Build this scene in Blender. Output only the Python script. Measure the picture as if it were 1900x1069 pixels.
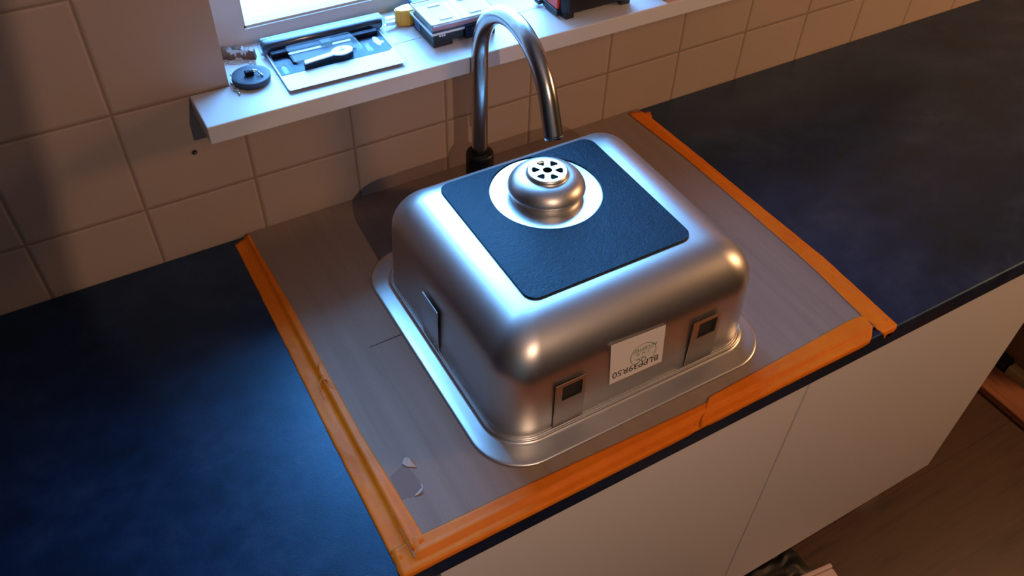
import bpy, bmesh, math, random
from mathutils import Vector, Matrix, noise
random.seed(7)
for o in list(bpy.data.objects): bpy.data.objects.remove(o)
S = bpy.context.scene
COL = S.collection
PI = math.pi

# ---------------------------------------------------------------- camera
FPX = 1579.9
cam_d = bpy.data.cameras.new('camera'); cam = bpy.data.objects.new('camera', cam_d); COL.objects.link(cam)
cam_d.sensor_fit = 'HORIZONTAL'; cam_d.sensor_width = 36.0; cam_d.lens = 36.0*FPX/1900.0
cam_d.clip_start = .02; cam_d.clip_end = 200
Rv = Vector((0.866611, -0.49828, 0.02649)); Uv = Vector((0.338097, 0.625405, 0.703249)); Fv = Vector((0.366982, 0.600487, -0.71045))
M = Matrix((Rv, Uv, -Fv)).transposed().to_4x4(); M.translation = Vector((-0.02904, -1.00905, 0.85712))
cam.matrix_world = M
S.camera = cam

# ---------------------------------------------------------------- light, sky, exposure
S.view_settings.view_transform = 'Standard'; S.view_settings.look = 'None'
S.view_settings.gamma = 1.0; S.view_settings.exposure = 0.0
S.view_settings.use_curve_mapping = False
W = bpy.data.worlds.new('overcast_sky'); S.world = W; W.use_nodes = True
bgn = W.node_tree.nodes['Background']; bgn.inputs[0].default_value = (.16, .47, 1.0, 1); bgn.inputs[1].default_value = 30.0
WIN_X0, WIN_X1, WIN_Z0, WIN_Z1 = .147, 1.00, .248, .90

def add_light(name, kind, loc, energy, color, **kw):
    d = bpy.data.lights.new(name, kind); o = bpy.data.objects.new(name, d); COL.objects.link(o)
    o.location = loc; d.energy = energy; d.color = color
    for k, v in kw.items(): setattr(d, k, v)
    return o
LAMP = (.25, -1.42, .92)
add_light('warm_lamp_light', 'POINT', LAMP, 20.0, (1.0, .61, .39), shadow_soft_size=.0045)
add_light('warm_room_light', 'AREA', (2.3, -1.05, .85), 17.0, (1.0, .50, .22), shape='DISK', size=.30).rotation_euler = (math.radians(55), 0, math.radians(40))
pt = add_light('window_portal', 'AREA', ((WIN_X0+WIN_X1)/2, .16, (WIN_Z0+WIN_Z1)/2), 1, (1, 1, 1), shape='RECTANGLE', size=WIN_X1-WIN_X0, size_y=WIN_Z1-WIN_Z0)
pt.rotation_euler = (-PI/2, 0, 0); pt.data.cycles.is_portal = True

# ---------------------------------------------------------------- helpers
def tag(o, label=None, cat=None, group=None, kind=None):
    if label: o['label'] = label
    if cat: o['category'] = cat
    if group: o['group'] = group
    if kind: o['kind'] = kind
    return o
def empty(name, loc=(0, 0, 0), rz=0.0):
    o = bpy.data.objects.new(name, None); COL.objects.link(o); o.location = loc; o.rotation_euler = (0, 0, rz)
    o.empty_display_size = .02; return o
def link(name, bm, mat, parent=None, smooth=False, loc=None, rot=None, recalc=True):
    me = bpy.data.meshes.new(name)
    if recalc: bmesh.ops.recalc_face_normals(bm, faces=bm.faces)
    bm.to_mesh(me); bm.free()
    for m in (mat if isinstance(mat, (list, tuple)) else [mat]): me.materials.append(m)
    if smooth:
        for p in me.polygons: p.use_smooth = True
    o = bpy.data.objects.new(name, me); COL.objects.link(o)
    if parent: o.parent = parent
    if loc: o.location = loc
    if rot: o.rotation_euler = rot
    return o
def BM(): return bmesh.new()
def box(bm, x0, x1, y0, y1, z0, z1, bev=0.0, seg=2, mi=0):
    vs = [bm.verts.new((x, y, z)) for x in (x0, x1) for y in (y0, y1) for z in (z0, z1)]
    fs = [bm.faces.new([vs[i] for i in f]) for f in ((0, 1, 3, 2), (4, 6, 7, 5), (0, 4, 5, 1), (2, 3, 7, 6), (0, 2, 6, 4), (1, 5, 7, 3))]
    for f in fs: f.material_index = mi
    if bev:
        es = list({e for f in fs for e in f.edges})
        r = bmesh.ops.bevel(bm, geom=es, offset=bev, segments=seg, affect='EDGES', profile=.5)
        for f in r['faces']: f.material_index = mi
    return vs
def lathe(bm, prof, c=(0, 0, 0), n=48, cap0=True, cap1=True):
    rings = []
    for r, z in prof:
        rings.append([bm.verts.new((c[0]+r*math.cos(2*PI*k/n), c[1]+r*math.sin(2*PI*k/n), c[2]+z)) for k in range(n)])
    for a, b in zip(rings[:-1], rings[1:]):
        for k in range(n): bm.faces.new([a[k], a[(k+1) % n], b[(k+1) % n], b[k]])
    if cap0: bm.faces.new(rings[0][::-1])
    if cap1: bm.faces.new(rings[-1])
def tube(bm, pts, r, n=20, cap=True):
    pts = [Vector(p) for p in pts]; rings = []
    t0 = (pts[1]-pts[0]).normalized(); up = Vector((0, 0, 1)) if abs(t0.z) < .9 else Vector((1, 0, 0))
    u = t0.cross(up).normalized()
    for i, p in enumerate(pts):
        t = (pts[min(i+1, len(pts)-1)]-pts[max(i-1, 0)]).normalized()
        u = (u-t*u.dot(t)).normalized(); v = t.cross(u)
        rr = r[i] if isinstance(r, (list, tuple)) else r
        rings.append([bm.verts.new(p+(u*math.cos(2*PI*k/n)+v*math.sin(2*PI*k/n))*rr) for k in range(n)])
    for a, b in zip(rings[:-1], rings[1:]):
        for k in range(n): bm.faces.new([a[k], a[(k+1) % n], b[(k+1) % n], b[k]])
    if cap: bm.faces.new(rings[0][::-1]); bm.faces.new(rings[-1])
def torus(bm, c, R, r, n=32, m=10, ax=(0, 0, 1), ax1=None):
    ax = Vector(ax).normalized(); u = ax.orthogonal().normalized(); v = ax.cross(u); c = Vector(c)
    rings = []
    for i in range(n):
        d = u*math.cos(2*PI*i/n)+v*math.sin(2*PI*i/n)
        rings.append([bm.verts.new(c+d*(R+r*math.cos(2*PI*j/m))+ax*r*math.sin(2*PI*j/m)) for j in range(m)])
    for i in range(n):
        a, b = rings[i], rings[(i+1) % n]
        for j in range(m): bm.faces.new([a[j], a[(j+1) % m], b[(j+1) % m], b[j]])
def rrect(x0, x1, y0, y1, r, n=12):
    out = []
    for cx, cy, a0 in ((x1-r, y1-r, 0), (x0+r, y1-r, PI/2), (x0+r, y0+r, PI), (x1-r, y0+r, 1.5*PI)):
        for k in range(n+1):
            a = a0+PI/2*k/n; out.append((cx+r*math.cos(a), cy+r*math.sin(a)))
    return out
def loft(bm, rings, close0=False, close1=False, mi=0):
    R = [[bm.verts.new(p) for p in ring] for ring in rings]
    for a, b in zip(R[:-1], R[1:]):
        n = len(a)
        for k in range(n):
            f = bm.faces.new([a[k], a[(k+1) % n], b[(k+1) % n], b[k]]); f.material_index = mi
    if close0: bm.faces.new(R[0][::-1]).material_index = mi
    if close1: bm.faces.new(R[-1]).material_index = mi
    return R
def rslab(bm, x0, x1, y0, y1, z0, z1, r, e=0.0, n=8):
    """rounded-corner slab with a small eased top edge"""
    rg = [[(x, y, z0) for x, y in rrect(x0, x1, y0, y1, r, n)], [(x, y, z1-e) for x, y in rrect(x0, x1, y0, y1, r, n)]]
    if e:
        for k in (1, 2, 3):
            a = PI/2*k/3; i = e*(1-math.cos(a)); rg.append([(x, y, z1-e+e*math.sin(a)) for x, y in rrect(x0+i, x1-i, y0+i, y1-i, max(r-i, .0004), n)])
    loft(bm, rg, True, True)
def poly_prism(bm, pts, z0, z1):
    a = [bm.verts.new((x, y, z0)) for x, y in pts]; b = [bm.verts.new((x, y, z1)) for x, y in pts]
    n = len(pts)
    for k in range(n): bm.faces.new([a[k], a[(k+1) % n], b[(k+1) % n], b[k]])
    bm.faces.new(a[::-1]); bm.faces.new(b)
def text_mesh(name, body, size, mat, parent, mtx, depth=.0001, align='CENTER', sx=1.0):
    cu = bpy.data.curves.new(name, 'FONT'); cu.body = body; cu.size = size; cu.extrude = depth; cu.align_x = align; cu.align_y = 'CENTER'
    cu.space_character = 1.0
    t = bpy.data.objects.new(name, cu); COL.objects.link(t)
    dg = bpy.context.evaluated_depsgraph_get(); me = bpy.data.meshes.new_from_object(t.evaluated_get(dg))
    bpy.data.objects.remove(t)
    me.transform(mtx @ Matrix.Diagonal((sx, 1, 1, 1)))
    me.materials.clear(); me.materials.append(mat)
    o = bpy.data.objects.new(name, me); COL.objects.link(o); o.parent = parent
    return o

# ---------------------------------------------------------------- materials
class NT:
    def __init__(s, name):
        s.m = bpy.data.materials.new(name); s.m.use_nodes = True; s.t = s.m.node_tree; s.n = s.t.nodes; s.l = s.t.links
        s.b = s.n['Principled BSDF']; s.out = s.n['Material Output']
    def node(s, typ, **kw):
        n = s.n.new(typ)
        for k, v in kw.items(): setattr(n, k, v)
        return n
    def set(s, **kw):
        for k, v in kw.items():
            k = k.replace('_', ' ')
            i = s.b.inputs[k]; i.default_value = (*v, 1) if isinstance(v, tuple) and len(v) == 3 else v
    def coord(s, scale=(1, 1, 1), rot=(0, 0, 0)):
        g = s.node('ShaderNodeNewGeometry'); mp = s.node('ShaderNodeMapping'); mp.inputs['Scale'].default_value = scale; mp.inputs['Rotation'].default_value = rot
        s.l.new(g.outputs['Position'], mp.inputs['Vector']); return mp.outputs[0]
    def noise(s, vec, scale, detail=4, rough=.5):
        n = s.node('ShaderNodeTexNoise'); n.inputs['Scale'].default_value = scale; n.inputs['Detail'].default_value = detail; n.inputs['Roughness'].default_value = rough
        s.l.new(vec, n.inputs['Vector']); return n.outputs['Fac']
    def ramp(s, fac, stops):
        r = s.node('ShaderNodeValToRGB'); e = r.color_ramp.elements
        while len(e) < len(stops): e.new(.5)
        for el, (p, c) in zip(e, stops): el.position = p; el.color = (*c, 1) if len(c) == 3 else c
        s.l.new(fac, r.inputs[0]); return r.outputs[0]
    def bump(s, h, strength, dist=.001, prev=None):
        b = s.node('ShaderNodeBump'); b.inputs['Strength'].default_value = strength; b.inputs['Distance'].default_value = dist
        s.l.new(h, b.inputs['Height'])
        if prev: s.l.new(prev, b.inputs['Normal'])
        s.l.new(b.outputs[0], s.b.inputs['Normal']); return b.outputs[0]
    def mrange(s, v, a, b, c=0, d=1):
        m = s.node('ShaderNodeMapRange'); s.l.new(v, m.inputs[0])
        for i, x in enumerate((a, b, c, d)): m.inputs[i+1].default_value = x
        return m.outputs[0]
    def math(s, op, a, b=None):
        m = s.node('ShaderNodeMath', operation=op)
        for i, x in enumerate((a, b)):
            if x is None: continue
            if isinstance(x, (int, float)): m.inputs[i].default_value = x
            else: s.l.new(x, m.inputs[i])
        return m.outputs[0]
def plain(name, col, rough=.5, metal=0.0, **kw):
    t = NT(name); t.set(Base_Color=col, Roughness=rough, Metallic=metal)
    for k, v in kw.items(): t.set(**{k: v})
    n = t.noise(t.coord(), 350, 2); t.bump(n, .05, .0004)
    return t.m
def mat_tile():
    t = NT('glazed_cream_tile'); g = t.coord(); sp = t.node('ShaderNodeSeparateXYZ'); t.l.new(g, sp.inputs[0])
    T = .152
    def dist(v, off):
        a = t.math('DIVIDE', t.math('ADD', v, off), T); f = t.math('FRACT', a)
        return t.math('MULTIPLY', t.math('MINIMUM', f, t.math('SUBTRACT', 1.0, f)), T)
    wob = t.noise(g, 9, 1)
    dx = dist(sp.outputs[0], T*40); dz = dist(sp.outputs[2], T*40-.0959)
    d = t.math('MINIMUM', dx, dz)
    gm = t.mrange(d, .0012, .0022)
    cell = t.noise(t.coord((1, 1, 1)), 3.0, 2)
    base = t.ramp(cell, [(.3, (.35, .275, .225)), (.7, (.39, .31, .255))])
    mx = t.node('ShaderNodeMixRGB'); t.l.new(gm, mx.inputs[0]); mx.inputs[1].default_value = (.24, .175, .13, 1); t.l.new(base, mx.inputs[2])
    t.l.new(mx.outputs[0], t.b.inputs['Base Color'])
    t.set(Roughness=.42); t.b.inputs['Specular IOR Level'].default_value = .35
    h = t.mrange(d, .0008, .0045); n1 = t.bump(h, .55, .0016)
    t.bump(t.noise(g, 120, 2), .08, .0008, n1)
    return t.m
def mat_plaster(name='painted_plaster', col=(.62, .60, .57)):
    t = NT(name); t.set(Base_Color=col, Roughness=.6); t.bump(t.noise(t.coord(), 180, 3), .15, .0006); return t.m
def mat_worktop():
    t = NT('dark_slate_worktop'); g = t.coord()
    a = t.noise(t.coord((1.0, 1.6, 1)), 6.0, 8, .62); b = t.noise(t.coord((1, 1, 1), (0, 0, .4)), 38, 6, .65); c = t.noise(g, 600, 3, .6)
    s = t.math('ADD', t.math('MULTIPLY', a, .75), t.math('MULTIPLY', b, .25))
    col = t.ramp(s, [(.38, (.002, .008, .028)), (.49, (.003, .012, .045)), (.56, (.008, .019, .056)), (.66, (.022, .034, .072))])
    t.l.new(col, t.b.inputs['Base Color'])
    t.l.new(t.mrange(b, .3, .7, .34, .44), t.b.inputs['Roughness']); t.b.inputs['Specular IOR Level'].default_value = .80; t.set(Specular_Tint=(.4, .75, 1.0))
    n1 = t.bump(b, .18, .0012); t.bump(c, .25, .0005, n1)
    return t.m
def mat_pad():
    t = NT('dark_textured_pad'); a = t.noise(t.coord((1, 1, 1), (0, 0, .5)), 95, 5, .7); b = t.noise(t.coord((1, 2.2, 1), (0, 0, .4)), 330, 3, .6)
    t.l.new(t.ramp(a, [(.3, (.001, .004, .010)), (.7, (.003, .009, .022))]), t.b.inputs['Base Color'])
    t.set(Roughness=.40, Specular_Tint=(.35, .75, 1.0)); t.b.inputs['Specular IOR Level'].default_value = .34
    n1 = t.bump(a, .8, .0016); t.bump(b, .8, .0010, n1); return t.m
def mat_steel(name, base=(.60, .60, .59), rough=.3, streak=(1, 1, 1), aniso=0.0):
    t = NT(name); t.set(Base_Color=base, Metallic=1.0, Roughness=rough)
    return t.m
def mat_card():
    t = NT('brown_cardboard'); g = t.coord()
    fl = t.node('ShaderNodeTexWave', wave_type='BANDS', bands_direction='X'); fl.inputs['Scale'].default_value = 62; fl.inputs['Distortion'].default_value = .3; t.l.new(g, fl.inputs['Vector'])
    st = t.noise(t.coord((22, .9, 1)), 2.2, 3, .6)
    fb = t.noise(g, 700, 4, .7); lg = t.noise(g, 5, 3)
    s = t.math('ADD', t.math('MULTIPLY', st, .5), t.math('ADD', t.math('MULTIPLY', fb, .25), t.math('MULTIPLY', lg, .25)))
    t.l.new(t.ramp(s, [(.32, (.195, .143, .112)), (.5, (.240, .180, .145)), (.68, (.270, .206, .168))]), t.b.inputs['Base Color'])
    t.set(Roughness=.78); t.b.inputs['Specular IOR Level'].default_value = .2
    n1 = t.bump(st, .35, .0016); n2 = t.bump(fb, .15, .0004, n1); t.bump(fl.outputs['Fac'], .035, .0006, n2)
    return t.m
def mat_tape():
    t = NT('orange_masking_tape'); g = t.coord(); n = t.noise(g, 60, 4, .6); w = t.noise(t.coord((1, 1, 1)), 14, 3)
    t.l.new(t.ramp(t.math('ADD', t.math('MULTIPLY', n, .4), t.math('MULTIPLY', w, .6)), [(.35, (.60, .130, .003)), (.65, (.70, .180, .006))]), t.b.inputs['Base Color'])
    t.set(Roughness=.5); t.b.inputs['Specular IOR Level'].default_value = .22
    n1 = t.bump(t.noise(g, 900, 2), .12, .0003); t.bump(n, .3, .001, n1); return t.m
def mat_floor():
    t = NT('oak_laminate_floor'); g = t.coord(); rot = t.coord((1, 1, 1), (0, 0, 0))
    br = t.node('ShaderNodeTexBrick'); br.offset = .37; br.inputs['Scale'].default_value = 1.0; br.inputs['Brick Width'].default_value = 1.25; br.inputs['Row Height'].default_value = .19
    br.inputs['Mortar Size'].default_value = .0016; br.inputs['Color1'].default_value = (.055, .024, .014, 1); br.inputs['Color2'].default_value = (.072, .034, .020, 1); br.inputs['Mortar'].default_value = (.05, .02, .01, 1)
    t.l.new(rot, br.inputs['Vector'])
    gr = t.noise(t.coord((1.2, 14, 1)), 5, 6, .65); kn = t.noise(t.coord((1.5, 5, 1)), 3.2, 3)
    mx = t.node('ShaderNodeMixRGB', blend_type='MULTIPLY'); mx.inputs[0].default_value = 1; t.l.new(br.outputs['Color'], mx.inputs[1])
    t.l.new(t.ramp(t.math('ADD', t.math('MULTIPLY', gr, .6), t.math('MULTIPLY', kn, .4)), [(.35, (.45, .40, .36)), (.5, (.85, .85, .85)), (.62, (1, 1, 1))]), mx.inputs[2])
    t.l.new(mx.outputs[0], t.b.inputs['Base Color']); t.set(Roughness=.45); t.bump(gr, .1, .0006); return t.m
def mat_wood(name, c1, c2, scale=(1.5, 18, 18)):
    t = NT(name); n = t.noise(t.coord(scale), 4, 5, .6); t.l.new(t.ramp(n, [(.3, c1), (.7, c2)]), t.b.inputs['Base Color']); t.set(Roughness=.55); t.bump(n, .15, .0006); return t.m
def mat_clear(name='clear_plastic', tint=(.97, .985, 1), gl=.007, rough=.05, gz=.5):
    t = NT(name); t.n.remove(t.b)
    tr = t.node('ShaderNodeBsdfTransparent'); tr.inputs[0].default_value = (*tint, 1)
    g = t.node('ShaderNodeBsdfGlossy'); g.inputs['Roughness'].default_value = rough
    fr = t.node('ShaderNodeLayerWeight'); fr.inputs[0].default_value = .5
    f = t.math('ADD', t.math('MULTIPLY', t.math('POWER', fr.outputs['Facing'], 5.0), gz-gl), gl)
    mx = t.node('ShaderNodeMixShader'); t.l.new(f, mx.inputs[0]); t.l.new(tr.outputs[0], mx.inputs[1]); t.l.new(g.outputs[0], mx.inputs[2])
    t.l.new(mx.outputs[0], t.out.inputs[0]); return t.m
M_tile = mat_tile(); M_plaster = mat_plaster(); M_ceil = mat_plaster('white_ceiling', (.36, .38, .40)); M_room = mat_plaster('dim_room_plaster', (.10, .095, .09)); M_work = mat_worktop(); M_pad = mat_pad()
M_sink = mat_steel('satin_stainless_steel', (.62, .62, .61), .385); M_tap = mat_steel('brushed_stainless_tap', (.52, .52, .51), .24)
M_clip = mat_steel('clip_steel', (.52, .50, .48), .28); M_rimdark = plain('dark_grey_metal', (.04, .038, .036), .35, .8)
M_chrome = plain('chrome', (.75, .75, .76), .08, 1.0)
M_card = mat_card(); M_tape = mat_tape(); M_floor = mat_floor()
M_door = mat_plaster('cream_cabinet_front', (.76, .73, .71)); M_frame = plain('white_window_frame', (.44, .39, .35), .4); M_sill = plain('white_lacquered_sill', (.60, .60, .60), .32)
M_dark = plain('black_screw_and_shade', (.012, .011, .010), .7); M_black = plain('black_plastic', (.014, .016, .020), .38); M_rubber = plain('dark_rubber', (.022, .032, .055), .55)  # M_dark: the dark screw, also black standing in for shade in holes
M_paper = plain('white_paper', (.74, .70, .66), .6); M_ink = plain('black_ink', (.015, .013, .014), .5); M_green = plain('green_stamp_ink', (.045, .20, .10), .5)
M_yellow = plain('yellow_plastic', (.80, .40, .03), .35); M_blue = plain('dark_blue_plastic', (.02, .06, .16), .4); M_red = plain('red_plastic', (.75, .06, .03), .4)
M_orange = plain('orange_plastic', (.75, .12, .02), .4)
M_clear = mat_clear(); M_glass = mat_clear('window_glass', (.97, .99, 1), .04, .0)
M_lid = mat_clear('frosted_clear_plastic', (.90, .93, .95), .16, .22)
M_hump = mat_clear('hump_plastic', (.85, .88, .92), .07, .15); M_bar = plain('dark_satin_metal', (.05, .055, .07), .3, .6)
M_teal = plain('teal_card', (.003, .050, .090), .4, 0.0, Specular_IOR_Level=.08); M_whitecard = plain('white_card', (.72, .74, .74), .35)
M_lockblue = plain('satin_blue_metal', (.25, .35, .50), .18, .9); M_navy = plain('navy_plastic', (.005, .008, .022), .4, 0.0, Specular_IOR_Level=.15)
M_brick = mat_wood('raw_brown_plaster', (.06, .018, .010), (.20, .09, .05), (30, 30, 30)); M_crumb = plain('crumbled_plaster', (.45, .40, .35), .8)
M_oak = mat_wood('reddish_oak', (.16, .050, .018), (.30, .11, .045), (14, 1.5, 10)); M_pine = mat_wood('pale_pine', (.30, .16, .06), (.42, .25, .11), (14, 1.5, 10)); M_brown = mat_wood('brown_wood', (.14, .06, .022), (.21, .10, .04), (10, 2, 2))
M_pink = plain('pale_pink_plastic', (.62, .47, .45), .45); M_out = plain('pale_outer_sill', (.7, .7, .7), .6)
M_ply = mat_wood('plywood', (.20, .13, .08), (.28, .19, .12), (4, 4, 1))

FLOOR = -.82
X0, X1, YB, YF, CEIL = -1.9, 3.1, .22, -3.0, 1.66
# ---------------------------------------------------------------- room shell
bm = BM(); box(bm, X0-.1, X1+.1, YF-.1, YB, FLOOR-.06, FLOOR); tag(link('floor', bm, M_floor), kind='structure')
bm = BM(); box(bm, X0-.1, X1+.1, YF-.1, YB, CEIL, CEIL+.06); tag(link('ceiling', bm, M_ceil), kind='structure')
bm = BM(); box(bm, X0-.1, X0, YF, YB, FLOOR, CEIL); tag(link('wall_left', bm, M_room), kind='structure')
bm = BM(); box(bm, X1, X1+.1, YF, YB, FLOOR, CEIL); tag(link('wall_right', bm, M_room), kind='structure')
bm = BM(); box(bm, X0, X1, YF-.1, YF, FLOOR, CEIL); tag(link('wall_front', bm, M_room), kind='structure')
# tiled back wall with the window opening; the opening's sides are plastered
bm = BM()
for a in ((X0, WIN_X0, FLOOR, CEIL), (WIN_X1, X1, FLOOR, CEIL), (WIN_X0, WIN_X1, FLOOR, WIN_Z0-.004), (WIN_X0, WIN_X1, WIN_Z1, CEIL)):
    box(bm, a[0], a[1], 0, YB, a[2], a[3])
for f in bm.faces:
    c = f.calc_center_median()
    if c.y > .01: f.material_index = 1
tag(link('wall_back', bm, [M_tile, M_plaster]), kind='structure')

# ---------------------------------------------------------------- window
win = tag(empty('window_1', (WIN_X0, .09, WIN_Z0)), kind='structure')
GX0, GX1, GZ0, GZ1 = .200, .95, .2706, WIN_Z1-.05
def local(bm, loc):
    for v in bm.verts: v.co -= Vector(loc)
    return bm
bm = BM(); L0 = (WIN_X0, .09, WIN_Z0)
for a in ((WIN_X0, GX0, WIN_Z0, WIN_Z1), (GX1, WIN_X1, WIN_Z0, WIN_Z1), (GX0, GX1, WIN_Z0, GZ0), (GX0, GX1, GZ1, WIN_Z1)):
    box(bm, a[0], a[1], .09, .135, a[2], a[3])
for a in ((GX0-.0, GX0+.003, GZ0, GZ1), (GX1-.003, GX1, GZ0, GZ1), (GX0, GX1, GZ0-.0, GZ0+.003), (GX0, GX1, GZ1-.003, GZ1)):
    box(bm, a[0], a[1], .094, .13, a[2], a[3])
link('window_frame', local(bm, L0), M_frame, win)
bm = BM(); box(bm, GX0+.002, GX1-.002, .108, .112, GZ0+.002, GZ1-.002); link('glass_pane', local(bm, L0), M_glass, win)
# broad white sill board with a turned-down front lip
bm = BM()
box(bm, WIN_X0+.0005, WIN_X1-.0005, -.0005, .0895, .236, .248)
box(bm, .095, 1.62, -.080, -.0005, .2225, .248, .0016, 2)
link('window_sill', local(bm, L0), M_sill, win)
# outside ledge seen through the pane
bm = BM(); box(bm, -.3, 1.6, .221, .40, .19, .215, .003); box(bm, -.3, 1.6, .40, .412, .16, .222, .003); box(bm, -.3, 1.6, .455, .47, .13, .205, .003)
tag(link('trim_1', bm, M_out), kind='structure')

# unseen building block added outside on the left to limit the daylight
bm = BM(); box(bm, -5.0, -.05, .56, 7.0, -3.0, 5.0); tag(link('wall_outside_added', bm, M_brick), kind='structure')

# ragged broken plaster at the left end of the sill
pl = tag(empty('broken_plaster', (.1575, .0640, .2481), math.radians(-24)), 'ragged patch of broken plaster showing brown wall at the left end of the sill', 'broken plaster')
rg0 = random.Random(3)
top = [(.0+.0425*k/16, .0150+.0014*math.sin(k*.9)+rg0.uniform(-.0009, .0009)-.004*max(0, k-13)/3) for k in range(17)]
def upright(bm, pts, y0, y1):
    a = [bm.verts.new((x, y0, z)) for x, z in pts]; b = [bm.verts.new((x, y1, z)) for x, z in pts]; n = len(pts)
    for k in range(n): bm.faces.new([a[k], a[(k+1) % n], b[(k+1) % n], b[k]])
    bm.faces.new(a); bm.faces.new(b[::-1])
bm = BM(); upright(bm, [(.0, .0)]+top+[(.0440, .0)], 0, .009); link('raw_patch', bm, M_brick, pl)['label'] = 'dark brown exposed wall'
bm = BM()
upright(bm, [(.0080, .0155), (.0360, .0150), (.0350, .0115), (.0330, .0120), (.0315, .0050), (.0300, .0115), (.0270, .0070), (.0245, .0125), (.0220, .0110), (.0200, .0125), (.0185, .0040), (.0165, .0105), (.0130, .0085), (.0110, .0125), (.0090, .0120)], -.0008, -.0001)
upright(bm, [(.0150, .0002), (.0180, .0035), (.0200, .0050), (.0215, .0030), (.0240, .0045), (.0265, .0020), (.0280, .0002)], -.0008, -.0001)
link('paint_flake', bm, M_frame, pl)['label'] = 'white jagged paint flakes'
bm = BM()
for k in range(90):
    q = random.uniform(.0005, .0019); x = random.uniform(-.003, .044); y = -random.uniform(.001, .011)
    bmesh.ops.create_icosphere(bm, subdivisions=1, radius=q, matrix=Matrix.Translation((x, y, q*.55)) @ Matrix.Diagonal((1.3, 1, .6, 1)))
tag(link('crumbs', bm, M_crumb, pl), 'pale crumbled plaster', kind='stuff')

# dark screw in the tile left below the sill
bm = BM(); lathe(bm, [(.0035, 0), (.0036, .0006), (.0030, .0016), (.0012, .0020)], n=20)
sc = link('wall_screw', bm, M_dark, None, True, (.0825, -.0004, .1649), (PI/2, 0, 0)); tag(sc, 'small dark screw head in a cream tile below the sill end', 'screw')
bm = BM(); box(bm, -.0018, .0018, -.0003, .0003, .0018, .0021); box(bm, -.0003, .0003, -.0018, .0018, .0018, .0021); link('cross_slot', bm, M_clip, sc)

# ---------------------------------------------------------------- cabinets and worktop
bm = BM(); box(bm, -1.0, 2.5, -.603, -.0005, -.0362, 0, .003, 3)
tag(link('worktop', bm, M_work), 'dark blue slate-look worktop running along the tiled wall', 'worktop')
DZ0, DZ1 = -.6698, -.0375
def cabinet(x0, x1, label, doors, mats=M_door):
    c = tag(empty('base_cabinet', ((x0+x1)/2, -.3, FLOOR)), label, 'cabinet')
    L = ((x0+x1)/2, -.3, FLOOR)
    bm = BM(); box(bm, x0, x0+.018, -.578, -.01, DZ0, -.0368); box(bm, x1-.018, x1, -.578, -.01, DZ0, -.0368); box(bm, x0+.018, x1-.018, -.578, -.01, DZ0, DZ0+.018); box(bm, x0+.018, x1-.018, -.03, -.01, DZ0+.018, -.0368)
    box(bm, x0+.018, x1-.018, -.578, -.48, -.055, -.0368)
    link('cabinet_body', local(bm, L), mats, c)
    bm = BM(); box(bm, x0+.01, x1-.01, -.545, -.53, FLOOR, DZ0-.0005); link('plinth', local(bm, L), M_black, c)
    for a, b in doors:
        bm = BM(); box(bm, a, b, -.598, -.5795, DZ0, DZ1, .0012); link('cabinet_door', local(bm, L), mats, c)
    return c
cabinet(-.46, .1395, 'left cream base cabinet mostly hidden below the worktop corner', [(-.459, .1375)])
cabinet(.1425, .7010, 'middle cream base cabinet under the upturned sink', [(.1430, .6996)])
cabinet(.7020, 1.2755, 'right-hand cream base cabinet with free end above the wood floor', [(.7030, 1.2755)])
for i, (u, s) in enumerate(((.5084, 1), (.6592, .8), (.7477, 1), (.9007, 1))):
    bm = BM(); lathe(bm, [(.0022*s, 0), (.0022*s, .0008), (.001, .0012)], n=12)
    o = link('fixing_dot', bm, M_oak, None, True, (u, -.5982, DZ1-.0028), (PI/2, 0, 0))
    tag(o, ['small brown dot on the middle cabinet door edge below the sticker', 'small brown dot on door edge just left of the door joint', 'small brown dot on the right door top just past the joint', 'small brown dot on the right door top near the tape corner'][i], 'dot', 'brown dots on the door tops')

# ---------------------------------------------------------------- cardboard sheet
CT = .0036
cb = empty('cardboard_sheet', (.47, -.29, 0)); tag(cb, 'brown cardboard sheet taped flat on the worktop under the sink', 'cardboard')
L = (.47, -.29, 0)
bm = BM()
pts = [(.1175, -.590), (.838, -.588), (.836, -.0015), (.1215, -.0015)]
poly_prism(bm, pts, .0002, CT); link('sheet', local(bm, L), M_card, cb)
M_slit = plain('dark_cut', (.02, .015, .012), .8)
bm = BM(); poly_prism(bm, [(.1929, -.2935), (.215, -.2928), (.2386, -.2922), (.2386, -.2936), (.215, -.2940), (.1929, -.2941)], CT-.0002, CT+.0003); link('cut_line', local(bm, L), M_slit, cb)
def flap(p, h):
    bm = BM(); a = [bm.verts.new((x, y, z)) for x, y, z in p]; b = [bm.verts.new((x, y, z+h)) for x, y, z in p]; n = len(p)
    for k in range(n): bm.faces.new([a[k], a[(k+1) % n], b[(k+1) % n], b[k]])
    bm.faces.new(a[::-1]); bm.faces.new(b); return bm
M_torn = plain('pale_torn_paper', (.52, .45, .40), .8); M_tornd = plain('torn_inner_card', (.185, .125, .105), .85)
bm = flap([(.1350, -.4870, CT), (.1545, -.4790, CT), (.1600, -.4860, CT), (.1618, -.5050, CT), (.1605, -.5170, CT), (.1500, -.5220, CT), (.1350, -.5195, CT)], .0002)
link('torn_patch', local(bm, L), M_tornd, cb)['label'] = 'rougher torn patch'
bm = flap([(.1550, -.4775, CT+.0006), (.1600, -.4720, CT+.003), (.1640, -.4755, CT+.0050), (.1675, -.4830, CT+.0045), (.1680, -.4895, CT+.0010), (.1630, -.4870, CT+.0005), (.1580, -.4835, CT+.0008)], .0004)
link('torn_flap', local(bm, L), M_torn, cb)['label'] = 'pale lifted torn flap'
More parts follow.
